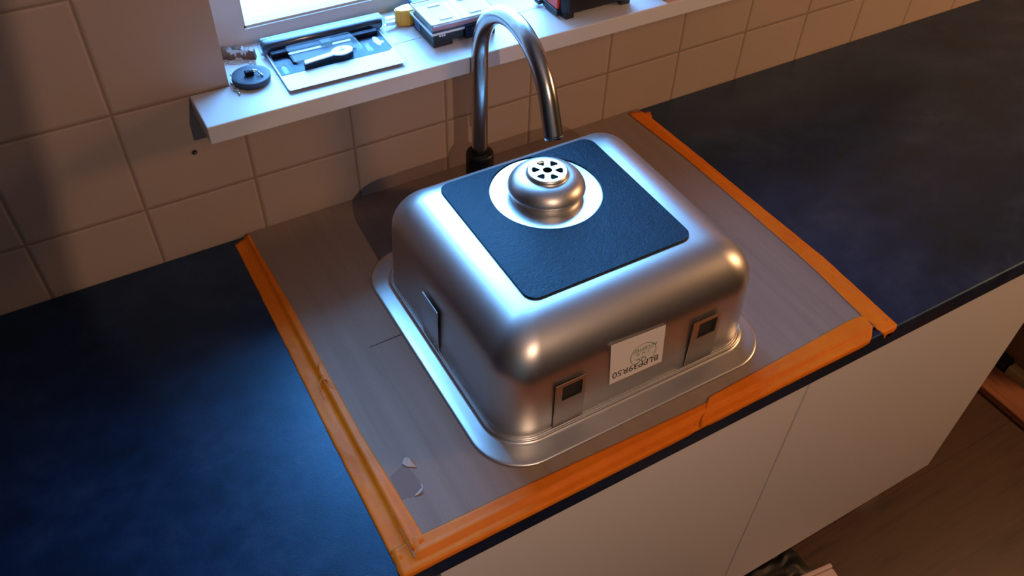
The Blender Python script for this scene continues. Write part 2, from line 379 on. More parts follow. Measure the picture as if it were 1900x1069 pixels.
bm = flap([(.1490, -.5225, CT+.0004), (.1535, -.5210, CT+.0012), (.1605, -.5185, CT+.003), (.1622, -.5135, CT+.0032), (.1628, -.5170, CT+.0038), (.1600, -.5215, CT+.0034), (.1540, -.5235, CT+.001)], .0004)
link('torn_flap', local(bm, L), M_torn, cb)['label'] = 'small curled torn flap'

# ---------------------------------------------------------------- masking tape
def tape(name, label, stations, hfun, loc, nx=14, th=.00025, jag0=0.0, jag1=0.0, wr=1.0, seed=0):
    """stations: (edgeA xy, edgeB xy) along the strip; the strip lies on hfun(x,y)"""
    bm = BM(); st = []
    for (a0, b0), (a1, b1) in zip(stations[:-1], stations[1:]):
        n = max(2, int((Vector(a1)-Vector(a0)).length/.006))
        for k in range(n): t = k/n; st.append((Vector(a0).lerp(Vector(a1), t), Vector(b0).lerp(Vector(b1), t)))
    st.append((Vector(stations[-1][0]), Vector(stations[-1][1])))
    N = len(st); top = []; bot = []
    for i, (a, b) in enumerate(st):
        d = (st[min(i+1, N-1)][0]-st[max(i-1, 0)][0]).normalized(); rt = []; rb = []
        for j in range(nx+1):
            s = j/nx; p = a.lerp(b, s)
            if i == 0: p = p+d*jag0*noise.noise(Vector((s*9, seed, 3)))
            if i == N-1: p = p+d*jag1*noise.noise(Vector((s*9, seed, 7)))
            if j in (0, nx): p = p+(b-a).normalized()*.0006*noise.noise(Vector((i*.3, j, seed)))
            q = hfun(p.x, p.y)
            if len(q) == 3: x, y, z = q
            w = wr*.0007*max(0, noise.noise(Vector((x*22, y*22, seed+1.3)))+.15)+wr*.00045*max(0, noise.noise(Vector((x*90, y*60, seed+5))))
            if 0 < j < nx: z += w
            rt.append(bm.verts.new((x-loc[0], y-loc[1], z+th-loc[2]))); rb.append(bm.verts.new((x-loc[0], y-loc[1], z-loc[2])))
        top.append(rt); bot.append(rb)
    for i in range(N-1):
        for j in range(nx):
            bm.faces.new([top[i][j], top[i][j+1], top[i+1][j+1], top[i+1][j]]); bm.faces.new([bot[i][j], bot[i+1][j], bot[i+1][j+1], bot[i][j+1]])
        for j in (0, nx): bm.faces.new([top[i][j], top[i+1][j], bot[i+1][j], bot[i][j]])
    for i in (0, N-1):
        for j in range(nx): bm.faces.new([top[i][j], bot[i][j], bot[i][j+1], top[i][j+1]])
    return bm
def sstep(a, b, x):
    t = max(0, min(1, (x-a)/(b-a))); return t*t*(3-2*t)
def surf(x, y, lift=0.0):
    """top of worktop + cardboard edge (tape tents over the cardboard edge); past the front edge it wraps down"""
    hx = sstep(.1145, .1215, x)*(1-sstep(.8345, .8415, x)); hy = sstep(-.5935, -.5870, y)
    z = .0005+(CT+.0002)*hx*hy+lift
    z += .0011*math.exp(-((x-.1205)/.0022)**2)*hy + .0009*math.exp(-((y+.5875)/.0025)**2)*hx
    e = -.600
    if y < e:
        a = (e-y)/.004
        if a < PI/2: y2 = e-.0042*math.sin(a); z = z-.0042*(1-math.cos(a))
        else: y2 = e-.0042; z = z-.0042-(e-y-.004*PI/2)
        y = y2
    return (x, y, z)
tapes = []
def mk_tape(label, stations, lift, **kw):
    loc = (sum(s[0][0] for s in stations)/len(stations), sum(s[0][1] for s in stations)/len(stations), 0)
    r = tag(empty('masking_tape', loc), label, 'tape')
    bm = tape('strip', label, stations, lambda x, y: surf(x, y, lift), loc, **kw)
    link('tape_strip', bm, M_tape, r, True); return r, loc
tl, tlL = mk_tape('orange masking tape along the left edge of the cardboard, wrinkled with torn shreds', [((.0990, -.0125), (.1230, -.0030)), ((.0985, -.19), (.1290, -.19)), ((.0960, -.41), (.1295, -.41)), ((.0965, -.585), (.1370, -.578))], .0, jag0=.004, jag1=.004, seed=1, wr=2.0)
# torn shreds of tape curling off it
def shred(pts, w):
    bm = BM(); tp = [Vector(p)-Vector(tlL) for p in pts]; N = len(tp); rows = []
    for i, p in enumerate(tp):
        t = (tp[min(i+1, N-1)]-tp[max(i-1, 0)]).normalized(); s = t.cross(Vector((0, 0, 1))).normalized()*w*(1-.8*i/N)
        up = Vector((0, 0, .0002)); rows.append([bm.verts.new(p-s), bm.verts.new(p+s), bm.verts.new(p+s*.8+up), bm.verts.new(p-s*.8+up)])
    for a, b in zip(rows[:-1], rows[1:]):
        for k in range(4): bm.faces.new([a[k], a[(k+1) % 4], b[(k+1) % 4], b[k]])
    bm.faces.new(rows[0]); bm.faces.new(rows[-1][::-1]); link('torn_shred', bm, M_tape, tl, True)
shred([(.1205, -.300, .006), (.1235, -.292, .009), (.1280, -.287, .009), (.1330, -.285, .007)], .0007)
shred([(.1220, -.318, .006), (.1240, -.325, .008), (.1265, -.331, .009), (.1300, -.336, .006)], .0009)
shred([(.1215, -.310, .006), (.1180, -.318, .009), (.1130, -.323, .009), (.1105, -.331, .007), (.1100, -.339, .0045), (.1105, -.345, .002)], .0008)
shred([(.1170, -.322, .003), (.1155, -.326, .006), (.1125, -.327, .006)], .0005)
mk_tape('orange masking tape along the right edge of the cardboard up to the tiles', [((.8130, -.0060), (.8540, -.0165)), ((.8120, -.0215), (.8440, -.0370)), ((.8200, -.15), (.8480, -.16)), ((.8215, -.28), (.8500, -.28)), ((.8200, -.45), (.8540, -.45)), ((.8110, -.57), (.8470, -.583)), ((.8130, -.592), (.8460, -.600)), ((.8190, -.6120), (.8310, -.6125))], .0, jag0=.003, jag1=.003, seed=2)
mk_tape('orange masking tape along the front edge, left piece running to the worktop corner', [((.0945, -.6085), (.0985, -.5690)), ((.142, -.6070), (.142, -.5700)), ((.25, -.6075), (.25, -.5715)), ((.40, -.6080), (.40, -.5760)), ((.50, -.6085), (.505, -.5790)), ((.560, -.6080), (.560, -.5790))], .0004, jag0=.003, seed=3)
mk_tape('orange masking tape along the front edge, right piece overlapping the left one diagonally', [((.4960, -.6040), (.4985, -.6000)), ((.515, -.6075), (.5330, -.5745)), ((.60, -.6075), (.60, -.5720)), ((.70, -.6075), (.70, -.5680)), ((.775, -.6085), (.785, -.5640)), ((.7890, -.6060), (.8090, -.5660)), ((.8060, -.5915), (.8145, -.5700))], .0009, jag1=.003, seed=4)

# ---------------------------------------------------------------- upturned sink
SL = (.4555, -.348, CT)
sink = tag(empty('upturned_sink', SL), 'satin stainless steel sink bowl lying upside down on the cardboard', 'sink')
H = .1612-CT
rim = (.2390, .6645, -.5560, -.1390); bead = (.2625, .6515, -.5275, -.1635); bowl = (.2675, .6470, -.5210, -.1695)
def rr(rect, ins, r, z, n=16):
    return [(x-SL[0], y-SL[1], z) for x, y in rrect(rect[0]+ins, rect[1]-ins, rect[2]+ins, rect[3]-ins, r, n)]
def mixr(a, b, t): return tuple(p*(1-t)+q*t for p, q in zip(a, b))
bm = BM(); rings = []
rings.append(rr(rim, .0002, .066, .0003)); rings.append(rr(rim, 0, .066, .0010)); rings.append(rr(rim, .0006, .066, .0022)); rings.append(rr(rim, .0030, .064, .0028))
for t, z in ((.45, .0032), (.85, .0036)): rings.append(rr(mixr(rim, bead, t), 0, .0640-.011*t, z))
# double bead round the foot of the bowl
for ins, z in ((-.0008, .0040), (.0004, .0062), (.0018, .0074), (.0030, .0072), (.0040, .0058), (.0050, .0056), (.0060, .0066), (.0070, .0072), (.0080, .0068), (.0086, .0060)):
    rings.append(rr(bead, ins*.62, .0520-max(ins*.62, 0), z))
for ins, z in ((.0007, .0066), (.0001, .0090), (.0000, .014), (.0005, .030), (.0014, .055), (.0022, .075), (.0030, .097)): rings.append(rr(bowl, ins, .0470-ins*.5, z))
RT = .058; i0 = .0031; z0 = H-RT
for k in range(0, 13):
    a = PI/2*k/12; ins = i0+RT*(1-math.cos(a))
    rings.append(rr(bowl, ins, max(.0455-(RT*.60)*(1-math.cos(a)), .012), z0+RT*math.sin(a)))
rings.append(rr(bowl, i0+RT+.006, .010, H)); rings.append(rr(bowl, i0+RT+.03, .004, H))
loft(bm, rings, False, True)
link('sink_bowl', bm, M_sink, sink, True)
# sound-damping pad with round cut-out
DC = (.4563-SL[0], -.2902-SL[1]); RC = .0735; PT = .0024
PX0, PX1, PY0, PY1 = .3356-SL[0], .5722-SL[0], -.4515-SL[1], -.2155-SL[1]
outer = []
def padring(ins, n=96):
    """outline of the rounded square, sampled by angle about the drain so it bridges cleanly to the circle"""
    out = []; r = .0165; x0, x1, y0, y1 = PX0+ins, PX1-ins, PY0+ins, PY1-ins
    pl_ = rrect(x0, x1, y0, y1, r-ins, 10); m = len(pl_)
    for k in range(n):
        a = 2*PI*k/n; d = (math.cos(a), math.sin(a)); best = None
        for i in range(m):
            p, q = pl_[i], pl_[(i+1) % m]; ex, ey = q[0]-p[0], q[1]-p[1]; den = d[0]*ey-d[1]*ex
            if abs(den) < 1e-12: continue
            wx, wy = p[0]-DC[0], p[1]-DC[1]; t = (wx*ey-wy*ex)/den; s = (wx*d[1]-wy*d[0])/den
            if t > 0 and -1e-6 <= s <= 1+1e-6 and (best is None or t < best): best = t
        out.append((DC[0]+d[0]*best, DC[1]+d[1]*best))
    return out
NP = 240
def circ(r): return [(DC[0]+r*math.cos(2*PI*k/NP), DC[1]+r*math.sin(2*PI*k/NP)) for k in range(NP)]
bm = BM()
rg = [[(x, y, H+.0001) for x, y in circ(RC)], [(x, y, H+PT-.0004) for x, y in circ(RC)], [(x, y, H+PT) for x, y in circ(RC+.0005)]]
rg += [[(x, y, H+PT) for x, y in padring(.0006, NP)], [(x, y, H+PT-.0005) for x, y in padring(0, NP)], [(x, y, H+.0001) for x, y in padring(0, NP)]]
loft(bm, rg, False, False)
link('damping_pad', bm, M_pad, sink)['label'] = 'dark square pad with round cut-out'
# drain housing: domed collar with a raised strainer top
M_disc = mat_steel('bright_drain_disc', (.74, .75, .75), .33)
bm = BM(); lathe(bm, [(.0725, .0), (.0725, .0006)], (DC[0], DC[1], H+.00005), 72, False, True)
link('drain_disc', bm, M_disc, sink, False)['label'] = 'bright round recess around the drain'
bm = BM()
prof = [(.0445, .0004), (.0452, .0030), (.0462, .0060), (.0480, .0085), (.0500, .0100), (.0508, .0118), (.0503, .0140), (.0490, .0170), (.0470, .0205), (.0440, .0240), (.0405, .0268), (.0365, .0288), (.0320, .0300), (.0285, .0304), (.0272, .0308), (.0266, .0330), (.0258, .0352), (.0246, .0360)]
lathe(bm, prof, (DC[0], DC[1], H), 96, False, False)
link('drain_housing', bm, M_sink, sink, True)['label'] = 'domed steel drain housing'
# strainer face with six wedge holes and a centre hole (real openings over a black disc painted as shade)
bm = BM()
def strainer(bm, R, z, th):
    NA = 144; radii = [0.0060, .0098, .0122, .0150, .0172, .0186, R]
    def hole(r, a):
        # wedge: point toward the centre, round outer side
        k = (a/(2*PI/6)) % 1.0; ang = abs(k-.5)*(2*PI/6)
        return .0096 < r < .0196 and ang*r < .0010+(r-.0096)*.60 and not (r > .0186 and ang*r > .0052)
    grid = []
    RR = [.0060+(.0246-.0060)*i/24 for i in range(25)]
    for r in RR: grid.append([(bm.verts.new((DC[0]+r*math.cos(2*PI*k/NA), DC[1]+r*math.sin(2*PI*k/NA), z))) for k in range(NA)])
    for i in range(24):
        for k in range(NA):
            rm = (RR[i]+RR[i+1])/2; am = 2*PI*(k+.5)/NA
            if hole(rm, am): continue
            bm.faces.new([grid[i][k], grid[i][(k+1) % NA], grid[i+1][(k+1) % NA], grid[i+1][k]])
    for v in list(bm.verts):
        if not v.link_faces: bm.verts.remove(v)
    r = bmesh.ops.extrude_face_region(bm, geom=list(bm.faces)); vs = [e for e in r['geom'] if isinstance(e, bmesh.types.BMVert)]
    bmesh.ops.translate(bm, verts=vs, vec=(0, 0, -th))
strainer(bm, .0246, H+.0360, .0008)
stn = link('strainer', bm, M_disc, sink); stn['label'] = 'round strainer with six wedge holes'
bm = BM(); lathe(bm, [(.0235, 0), (.0235, .0004)], (DC[0], DC[1], H+.022), 40); link('drain_shade_disc', bm, M_dark, sink)['label'] = 'black disc standing in for the shade inside the drain'
# fixing clips
def clip(name, w, h, mtx, hole=True, lab=None):
    bm = BM(); th = .0011
    if hole:
        xs = [0, .22*w, .88*w, w]; zs = [0, .60*h, .93*h, h]
        fs = []
        g = [[bm.verts.new((x, 0, z)) for z in zs] for x in xs]
        for i in range(3):
            for j in range(3):
                if (i, j) == (1, 1): continue
                bm.faces.new([g[i][j], g[i+1][j], g[i+1][j+1], g[i][j+1]])
    else:
        zs = [0, h*.5, h]; xs = [0, w]; g = [[bm.verts.new((x, 0, z)) for z in zs] for x in xs]
        for j in range(2): bm.faces.new([g[0][j], g[1][j], g[1][j+1], g[0][j+1]])
    r = bmesh.ops.extrude_face_region(bm, geom=list(bm.faces)); vs = [e for e in r['geom'] if isinstance(e, bmesh.types.BMVert)]
    bmesh.ops.translate(bm, verts=vs, vec=(0, -th, 0))
    bm.transform(mtx); o = link(name, bm, M_clip, sink)
    if lab: o['label'] = lab
    if hole:
        bm = BM(); box(bm, xs[1]-.001, xs[2]+.001, .0012, .0016, zs[1]-.001, zs[2]+.001); bm.transform(mtx); link('clip_hole_shade', bm, M_dark, o)  # black plate behind the hole stands in for its shade
    for px in (.28, .78):
        bm = BM(); lathe(bm, [(.0009, 0), (.0007, .0006)], n=10); bm.transform(mtx @ Matrix.Translation((px*w, -th, .09*h)) @ Matrix.Rotation(PI/2, 4, 'X')); link('weld_spot', bm, M_chrome, o)
    return o
def cmat(x, y, z, tilt, rz=0): return Matrix.Translation((x-SL[0], y-SL[1], z)) @ Matrix.Rotation(rz, 4, 'Z') @ Matrix.Rotation(tilt, 4, 'X')
clip('fixing_clip', .0420, .0770, cmat(.3325, -.5228, .0085, -.016), True, 'left clip with square hole on the front side')
clip('fixing_clip', .0440, .0800, cmat(.5320, -.5228, .0085, -.016), True, 'right clip with square hole on the front side')
clip('fixing_clip', .0430, .0730, cmat(.2655, -.3090, .0100, -.016, -PI/2), False, 'plain clip on the left side')
# sticker
def sticker_pt(u, v):
    TL, TR, BR, BL = Vector((.407, .1175)), Vector((.487, .1115)), Vector((.4919, .0425)), Vector((.4124, .0440))
    p = TL.lerp(TR, u).lerp(BL.lerp(BR, u), v); z = p.y-CT
    y = -.5212+(z-.014)*.0295*1.0-.0006
    return Vector((p.x-SL[0], y-SL[1], z))
bm = BM(); th = Vector((0, -.00018, 0)); N = 8; g = [[bm.verts.new(sticker_pt(i/N, j/N)) for j in range(N+1)] for i in range(N+1)]
for i in range(N):
    for j in range(N): bm.faces.new([g[i][j], g[i+1][j], g[i+1][j+1], g[i][j+1]])
r = bmesh.ops.extrude_face_region(bm, geom=list(bm.faces)); bmesh.ops.translate(bm, verts=[e for e in r['geom'] if isinstance(e, bmesh.types.BMVert)], vec=th)
stk = link('sticker', bm, M_paper, sink); stk['label'] = 'white quality sticker printed upside down'
def on_sticker(o):
    for v in o.data.vertices:
        # authored in sticker units: x 0..1 from right to left, y 0..1 from bottom up when the print is read upright
        p = sticker_pt(v.co.x, v.co.y); v.co = p+Vector((0, -.00030-v.co.z, 0))
def stext(name, body, size, u, v, mat, rot=0.0, sx=1.0):
    # text units: real size in metres -> sticker uv ; upside down
    m = Matrix.Translation((u, v, 0)) @ Matrix.Diagonal((1/.080, 1/.070, 1, 1)) @ Matrix.Rotation(rot, 4, 'Z') @ Matrix.Diagonal((-1, 1, 1, 1)) 
    o = text_mesh(name, body, size, mat, stk, m, .00003, 'CENTER', sx); on_sticker(o); return o
stext('model_code', 'BLPP39R50', .0150, .485, .800, M_ink, 0, 1.0)
stext('stamp_text', 'ACCEPTED', .0080, .640, .400, M_green, 0, .92)
stext('stamp_text', '17  W  30', .0052, .620, .520, M_green)
stext('stamp_text', 'QC', .0110, .580, .690, M_green)
def suv(u, v, du=0, dv=0): return Vector((u+du/.080, v+dv/.070, 0))
bm = BM(); R0, R1 = .0188, .0195; n = 64
cu, cv = .615, .55
for ra, rb in ((R0, R1),):
    a = [bm.verts.new(suv(cu, cv, ra*math.cos(2*PI*k/n), ra*math.sin(2*PI*k/n))) for k in range(n)]; b = [bm.verts.new(suv(cu, cv, rb*math.cos(2*PI*k/n), rb*math.sin(2*PI*k/n))) for k in range(n)]
    for k in range(n): bm.faces.new([a[k], a[(k+1) % n], b[(k+1) % n], b[k]])
for dv, hw in ((-.0050, .0180), (.0045, .0183)):
    q = [bm.verts.new(suv(cu, cv, s*hw, dv+t)) for s, t in ((-1, -.0002), (1, -.0002), (1, .0002), (-1, .0002))]; bm.faces.new(q)
o = link('stamp_ring', bm, M_green, stk); on_sticker(o)

# ---------------------------------------------------------------- tap
TX, TY = .467, -.090
tap = tag(empty('kitchen_tap', (TX, TY, CT)), 'tall brushed steel gooseneck kitchen tap standing behind the sink by the tiles', 'tap')
bm = BM(); lathe(bm, [(.0235, 0), (.0235, .005), (.0212, .007), (.0212, .084), (.0205, .0875), (.0185, .0895), (.0130, .0895)], n=40); link('tap_body', bm, M_rimdark, tap, True)['label'] = 'dark cylindrical base'
ph = -1.62; rr_ = .100; s_ = .250-CT; pts = [(0, 0, .085+(s_-.085)*k/10) for k in range(11)]
for k in range(1, 41):
    a = 2.76*k/40; q = rr_-rr_*math.cos(a); pts.append((q*math.cos(ph), q*math.sin(ph), s_+rr_*math.sin(a)))
d = (Vector(pts[-1])-Vector(pts[-2])).normalized()
for k in range(1, 9): pts.append(tuple(Vector(pts[-1])+d*.005))
bm = BM(); tube(bm, pts, .0118, 32); link('spout', bm, M_tap, tap, True)
e = Vector(pts[-1]); bm = BM(); tube(bm, [e-d*.004, e+d*.0010], [.0098, .0098], 32); link('aerator', bm, M_rimdark, tap)['label'] = 'dark outlet ring'

# ---------------------------------------------------------------- things on the sill
SZ = .2481
pg = tag(empty('sink_plug', (.1765, -.003, SZ)), 'round dark rubber sink plug with ring and chain on the left end of the sill', 'sink plug')
bm = BM(); lathe(bm, [(.0225, 0), (.0240, .0015), (.0250, .0080), (.0248, .0092), (.0236, .0098), (.0180, .0094), (.0020, .0094)], n=56); link('plug_disc', bm, M_rubber, pg, True)
bm = BM(); box(bm, -.0075, .0040, -.0035, .0035, .0090, .0160, .0014); link('plug_lug', bm, M_navy, pg)
bm = BM(); torus(bm, (.0040, -.002, .0150), .0052, .0008, 28, 8, (.3, .6, .7)); link('plug_ring', bm, M_chrome, pg, True)
bm = BM()
P = [Vector((.0095, -.005, .0125)), Vector((.0110, -.0075, .0115)), Vector((.0120, -.0100, .0108))]
for p in P: bmesh.ops.create_uvsphere(bm, u_segments=12, v_segments=8, radius=.0015, matrix=Matrix.Translation(p))
link('ball_chain', bm, M_chrome, pg, True)
ch = tag(empty('chain_clasp', (.1530, -.0150, SZ)), 'short bit of chain with clasp lying on the sill at the window corner', 'chain')
bm = BM(); torus(bm, (0, 0, .0012), .0036, .0011, 24, 8, (.05, .1, 1)); link('clasp_ring', bm, M_chrome, ch, True)
bm = BM(); tube(bm, [(-.0012, .0045, .0015), (-.002, .012, .003), (-.001, .020, .006), (.0005, .026, .0085)], [.0012, .0022, .0018, .0008], 10); link('chain_link', bm, M_chrome, ch, True)
bm = BM(); tube(bm, [(.0002, -.0040, .0012), (-.0005, -.0095, .0012), (-.001, -.0150, .0010)], [.0010, .0016, .0006], 10); link('chain_link', bm, M_clip, ch, True)

# blister pack with a lock part and key
BK = (.2920, .0140, SZ); bp_ = tag(empty('blister_pack', BK, -.022), 'clear blister pack with a teal and white card holding a steel lock part and key', 'blister pack')
W2, D0, D1 = .0870, -.0810, .0500
bm = BM(); rslab(bm, -W2, W2, D0, D1, .0, .0006, .008); link('pack_flange', bm, M_clear, bp_)
bm = BM(); rslab(bm, -W2+.006, W2-.006, D0+.010, D1-.004, .0040, .0046, .004); link('card', bm, M_whitecard, bp_)['label'] = 'white part of the card'
bm = BM(); poly_prism(bm, [(-W2+.008, -.0330), (.020, -.0330), (.030, -.0330), (W2-.014, -.0330), (W2-.008, -.027), (W2-.008, D1-.006), (-W2+.008, D1-.006)], .0047, .0050); crd = link('card_print_and_shade', bm, M_teal, bp_); crd['label'] = 'teal printed area of the card'
bm = BM(); poly_prism(bm, [(-W2+.008, -.012), (-.02, -.004), (.03, .004), (.055, -.004), (W2-.008, .006), (W2-.008, D1-.006), (-W2+.008, D1-.006)], .0051, .0053); link('card_print_and_shade', bm, M_navy, bp_)['label'] = 'near-black layer painting the shade and dark reflection by the hump on the card'  # shade and dark reflection near the hump, painted onto the card
bm = BM()
o_ = (-W2+.004, W2-.004, D0+.007, D1-.002)
loft(bm, [[(x, y, .0006) for x, y in rrect(*o_, .007, 8)], [(x, y, .0078) for x, y in rrect(o_[0]+.001, o_[1]-.001, o_[2]+.001, o_[3]-.001, .006, 8)], [(x, y, .0086) for x, y in rrect(o_[0]+.002, o_[1]-.002, o_[2]+.002, o_[3]-.002, .005, 8)], [(x, y, .0086) for x, y in rrect(o_[0]+.0045, o_[1]-.0045, o_[2]+.0045, o_[3]-.0045, .004, 8)], [(x, y, .0062) for x, y in rrect(o_[0]+.0060, o_[1]-.0060, o_[2]+.0060, o_[3]-.0060, .003, 8)]], False, True)
link('blister_tray', bm, M_clear, bp_)['label'] = 'raised clear tray'
bm = BM(); rslab(bm, -.0560, .0330, .0060, .0180, .0066, .0100, .0015, .001); link('lock_plate', bm, M_lockblue, bp_)['label'] = 'bright bluish metal strip'
bm = BM(); rslab(bm, -.0560, .0330, -.0130, .0058, .0066, .0085, .002, .001); link('lock_body', bm, M_navy, bp_)
bm = BM(); box(bm, -.0090, .0070, .0080, .0200, .0100, .0140, .001); link('lock_catch', bm, M_navy, bp_)
bm = BM()
kp = [(-.0480, -.0300), (-.0470, -.0250), (.0000, -.0180)]
a0 = math.radians(8)
def krot(p): return (p[0]*math.cos(a0)-p[1]*math.sin(a0), p[0]*math.sin(a0)+p[1]*math.cos(a0)-.0215)
KP = [(-.0430, -.0038)] + [(-.0100, -.0038)]
arc = [(.0100+.0150*math.cos(a), .0110*math.sin(a)*1.0) for a in [math.radians(-165+330*k/26) for k in range(27)]]
KP = [(-.0460, -.0042), (-.0060, -.0042)]+arc+[(-.0060, .0036), (-.0440, .0036)]
poly_prism(bm, [krot(p) for p in KP], .0125, .0142); key = link('key', bm, M_whitecard, bp_); key['label'] = 'pale key with round head'
bm = BM(); poly_prism(bm, [krot((x*1.03, y*1.03)) for x, y in KP], .0066, .0124); link('key_holder', bm, M_navy, bp_)['label'] = 'dark raised holder under the key'
bm = BM(); poly_prism(bm, [krot(p) for p in ((.0090, -.0008), (.0140, .0100), (.0150, .0100), (.0105, -.0008))], .0142, .0145); poly_prism(bm, [krot(p) for p in ((.0060, -.0010), (.0140, -.0010), (.0140, .0006), (.0060, .0006))], .0142, .0145); link('key_mark', bm, M_ink, key)
bm = BM(); loft(bm, [[(x, y, .0066) for x, y in rrect(-.060, .040, -.034, .0270, .010, 8)], [(x, y, .0142) for x, y in rrect(-.058, .038, -.033, .0255, .010, 8)], [(x, y, .0150) for x, y in rrect(-.056, .036, -.032, .0240, .009, 8)]], False, True); link('product_bubble', bm, M_clear, bp_)
# long bulky hump along the back: clear shell round a dark bar
bm = BM()
def hump(bm, x0, x1, yc, ry, rz, z0, n=14):
    rings = []
    for k, (x, s) in enumerate(((x0, .55), (x0+.002, .80), (x0+.006, 1), (x1-.006, 1), (x1-.002, .80), (x1, .55))):
        rings.append([(x, yc+ry*s*math.copysign(abs(math.cos(2*PI*i/28))**.6, math.cos(2*PI*i/28)), z0+rz*(1+s*math.copysign(abs(math.sin(2*PI*i/28))**.6, math.sin(2*PI*i/28)))) for i in range(28)])
    loft(bm, rings, True, True)
hump(bm, -W2-.001, W2+.006, .0350, .0120, .0108, .0012); link('hump_shell', bm, M_hump, bp_, True)['label'] = 'long clear hump along the back'
bm = BM(); hump(bm, -W2+.003, W2+.002, .0350, .0095, .0085, .0030); link('dark_bar', bm, M_bar, bp_, True)
bm = BM(); rslab(bm, -W2+.009, W2-.012, .0120, .0220, .0052, .0120, .003, .002); link('hump_shade_slab', bm, M_navy, bp_)  # navy slab painting the black shade just in front of the hump
M_print = plain('pale_blue_print', (.45, .62, .70), .4)
text_mesh('print', 'ESSENT', .0080, M_print, bp_, Matrix.Translation((-.0700, -.0300, .0052)) @ Matrix.Rotation(PI/2, 4, 'Z'), .00004, 'LEFT')
text_mesh('print', 'ZEKURER', .0090, M_print, bp_, Matrix.Translation((.0500, -.0250, .0052)) @ Matrix.Rotation(PI/2, 4, 'Z'), .00004, 'LEFT')
bm = BM(); poly_prism(bm, [(.0665+.0045*math.cos(a)*(1.0 if math.sin(a) > 0 else .9), -.0030+.0130*math.sin(a)) for a in [2*PI*k/24 for k in range(24)]], .0052, .0054); poly_prism(bm, [(.0715+.0035*math.cos(a), -.0080+.0035*math.sin(a)) for a in [2*PI*k/16 for k in range(16)]], .0052, .00545)
link('hang_hole', bm, M_whitecard, bp_)

# yellow knife behind the pack
kn = tag(empty('utility_knife', (.4130, .0450, SZ)), 'utility knife with yellow end and blue grip lying behind the parts box', 'knife')
bm = BM(); L_ = [(-.0080, .0), (.0120, -.0100), (.0190, -.0085), (.0200, .0110), (.0110, .0160), (-.0060, .0130)]
poly_prism(bm, [(-.010, -.0020), (-.006, -.0075), (.006, -.0110), (.0165, -.0110), (.0175, .0110), (.006, .0110), (-.009, .0060)], .0010, .0240)
bmesh.ops.bevel(bm, geom=list(bm.edges), offset=.0016, segments=2, affect='EDGES'); link('knife_head', bm, M_yellow, kn)['label'] = 'yellow end'
bm = BM(); poly_prism(bm, [(-.0290, .0000), (-.0260, -.0090), (-.0070, -.0060), (-.0080, .0060)], .0060, .0068); link('blade', bm, M_chrome, kn)
bm = BM(); poly_prism(bm, [(-.0240, .0010), (-.0220, .0100), (-.0070, .0080), (-.0080, .0)], .0110, .0120); link('paper_scrap', bm, M_whitecard, kn)['label'] = 'white tip'
bm = BM(); rslab(bm, .0178, .1100, -.0060, .0200, .0005, .0270, .004, .004); link('knife_grip', bm, M_blue, kn, True)

# small parts organiser
BX = (.4690, -.0050, SZ); pb = tag(empty('parts_box', BX, -.01), 'small parts box with clear lid and black base standing behind the tap', 'box'); pb.scale = (1.03, 1.05, 1.2)
hx0, hx1, hy0, hy1 = -.0475, .0530, -.0345, .0340
bm = BM(); box(bm, hx0+.003, hx1-.003, hy0+.003, hy1-.003, .0060, .0215, .0012); box(bm, hx0+.003, hx0+.032, hy0+.003, hy1-.003, .0001, .0065, .0012); box(bm, hx1-.032, hx1-.003, hy0+.003, hy1-.003, .0001, .0065, .0012); link('box_base', bm, M_black, pb)
bm = BM(); box(bm, hx0+.0045, hx1-.0045, hy0+.0045, hy1-.0045, .0215, .0260); link('contents', bm, plain('tan_fixings', (.36, .28, .21), .6), pb)['label'] = 'tan contents under the lid'
M_rose = plain('rose_plastic', (.55, .22, .24), .5)
bm = BM(); box(bm, hx0+.0035, hx1-.0035, hy0+.0034, hy0+.0042, .0165, .0255); link('divider', bm, M_rose, pb)
for k in range(5):
    bm = BM(); y = -.0230+k*.0095; box(bm, -.0045, .0035, y, y+.0085, .0262, .0270); link('tray_cell', bm, M_rose if k in (0, 4) else M_whitecard, pb)
bm = BM(); box(bm, .0055, .0180, -.026, .026, .0262, .0268); link('tray_strip', bm, plain('pale_mint_plastic', (.50, .62, .60), .5), pb)
bm = BM(); box(bm, hx0, hx1, hy0, hy1, .0190, .0300, .0020, 2); ld = link('lid', bm, M_lid, pb); ld['label'] = 'clear plastic lid'
M_lidrim = plain('milky_lid_rim', (.62, .66, .68), .25)
bm = BM()
for a in ((hx0-.0006, hx1+.0006, hy0-.0006, hy0+.0012, .0172, .0196), (hx0-.0006, hx1+.0006, hy1-.0012, hy1+.0006, .0172, .0196), (hx0-.0006, hx0+.0012, hy0, hy1, .0172, .0196), (hx1-.0012, hx1+.0006, hy0, hy1, .0172, .0196)): box(bm, *a, .0004, 1)
for a in ((hx0, hx1, hy0, hy0+.0022, .0290, .0308), (hx0, hx1, hy1-.0022, hy1, .0290, .0308), (hx0, hx0+.0022, hy0, hy1, .0290, .0308), (hx1-.0022, hx1, hy0, hy1, .0290, .0308)): box(bm, *a, .0005, 1)
for x in (-.030, .014):
    for y in (.012, -.026): box(bm, x, x+.018, y, y+.006, .0298, .0312, .0006, 1)
link('lid_rim', bm, M_lidrim, ld)
bm = BM()
for k in range(3): box(bm, hx0+.010+k*.0035, hx0+.0122+k*.0035, hy0-.0012, hy0, .0148, .0170)
link('hinge_teeth', bm, M_lidrim, ld)
bm = BM(); box(bm, .0010, .0260, hy0-.0022, hy0+.0004, .0050, .0215, .0010); lt = link('latch', bm, M_navy, pb)
bm = BM(); box(bm, .0090, .0185, hy0-.0028, hy0-.0020, .0155, .0185, .0006, 1); link('latch_slot', bm, M_black, lt)
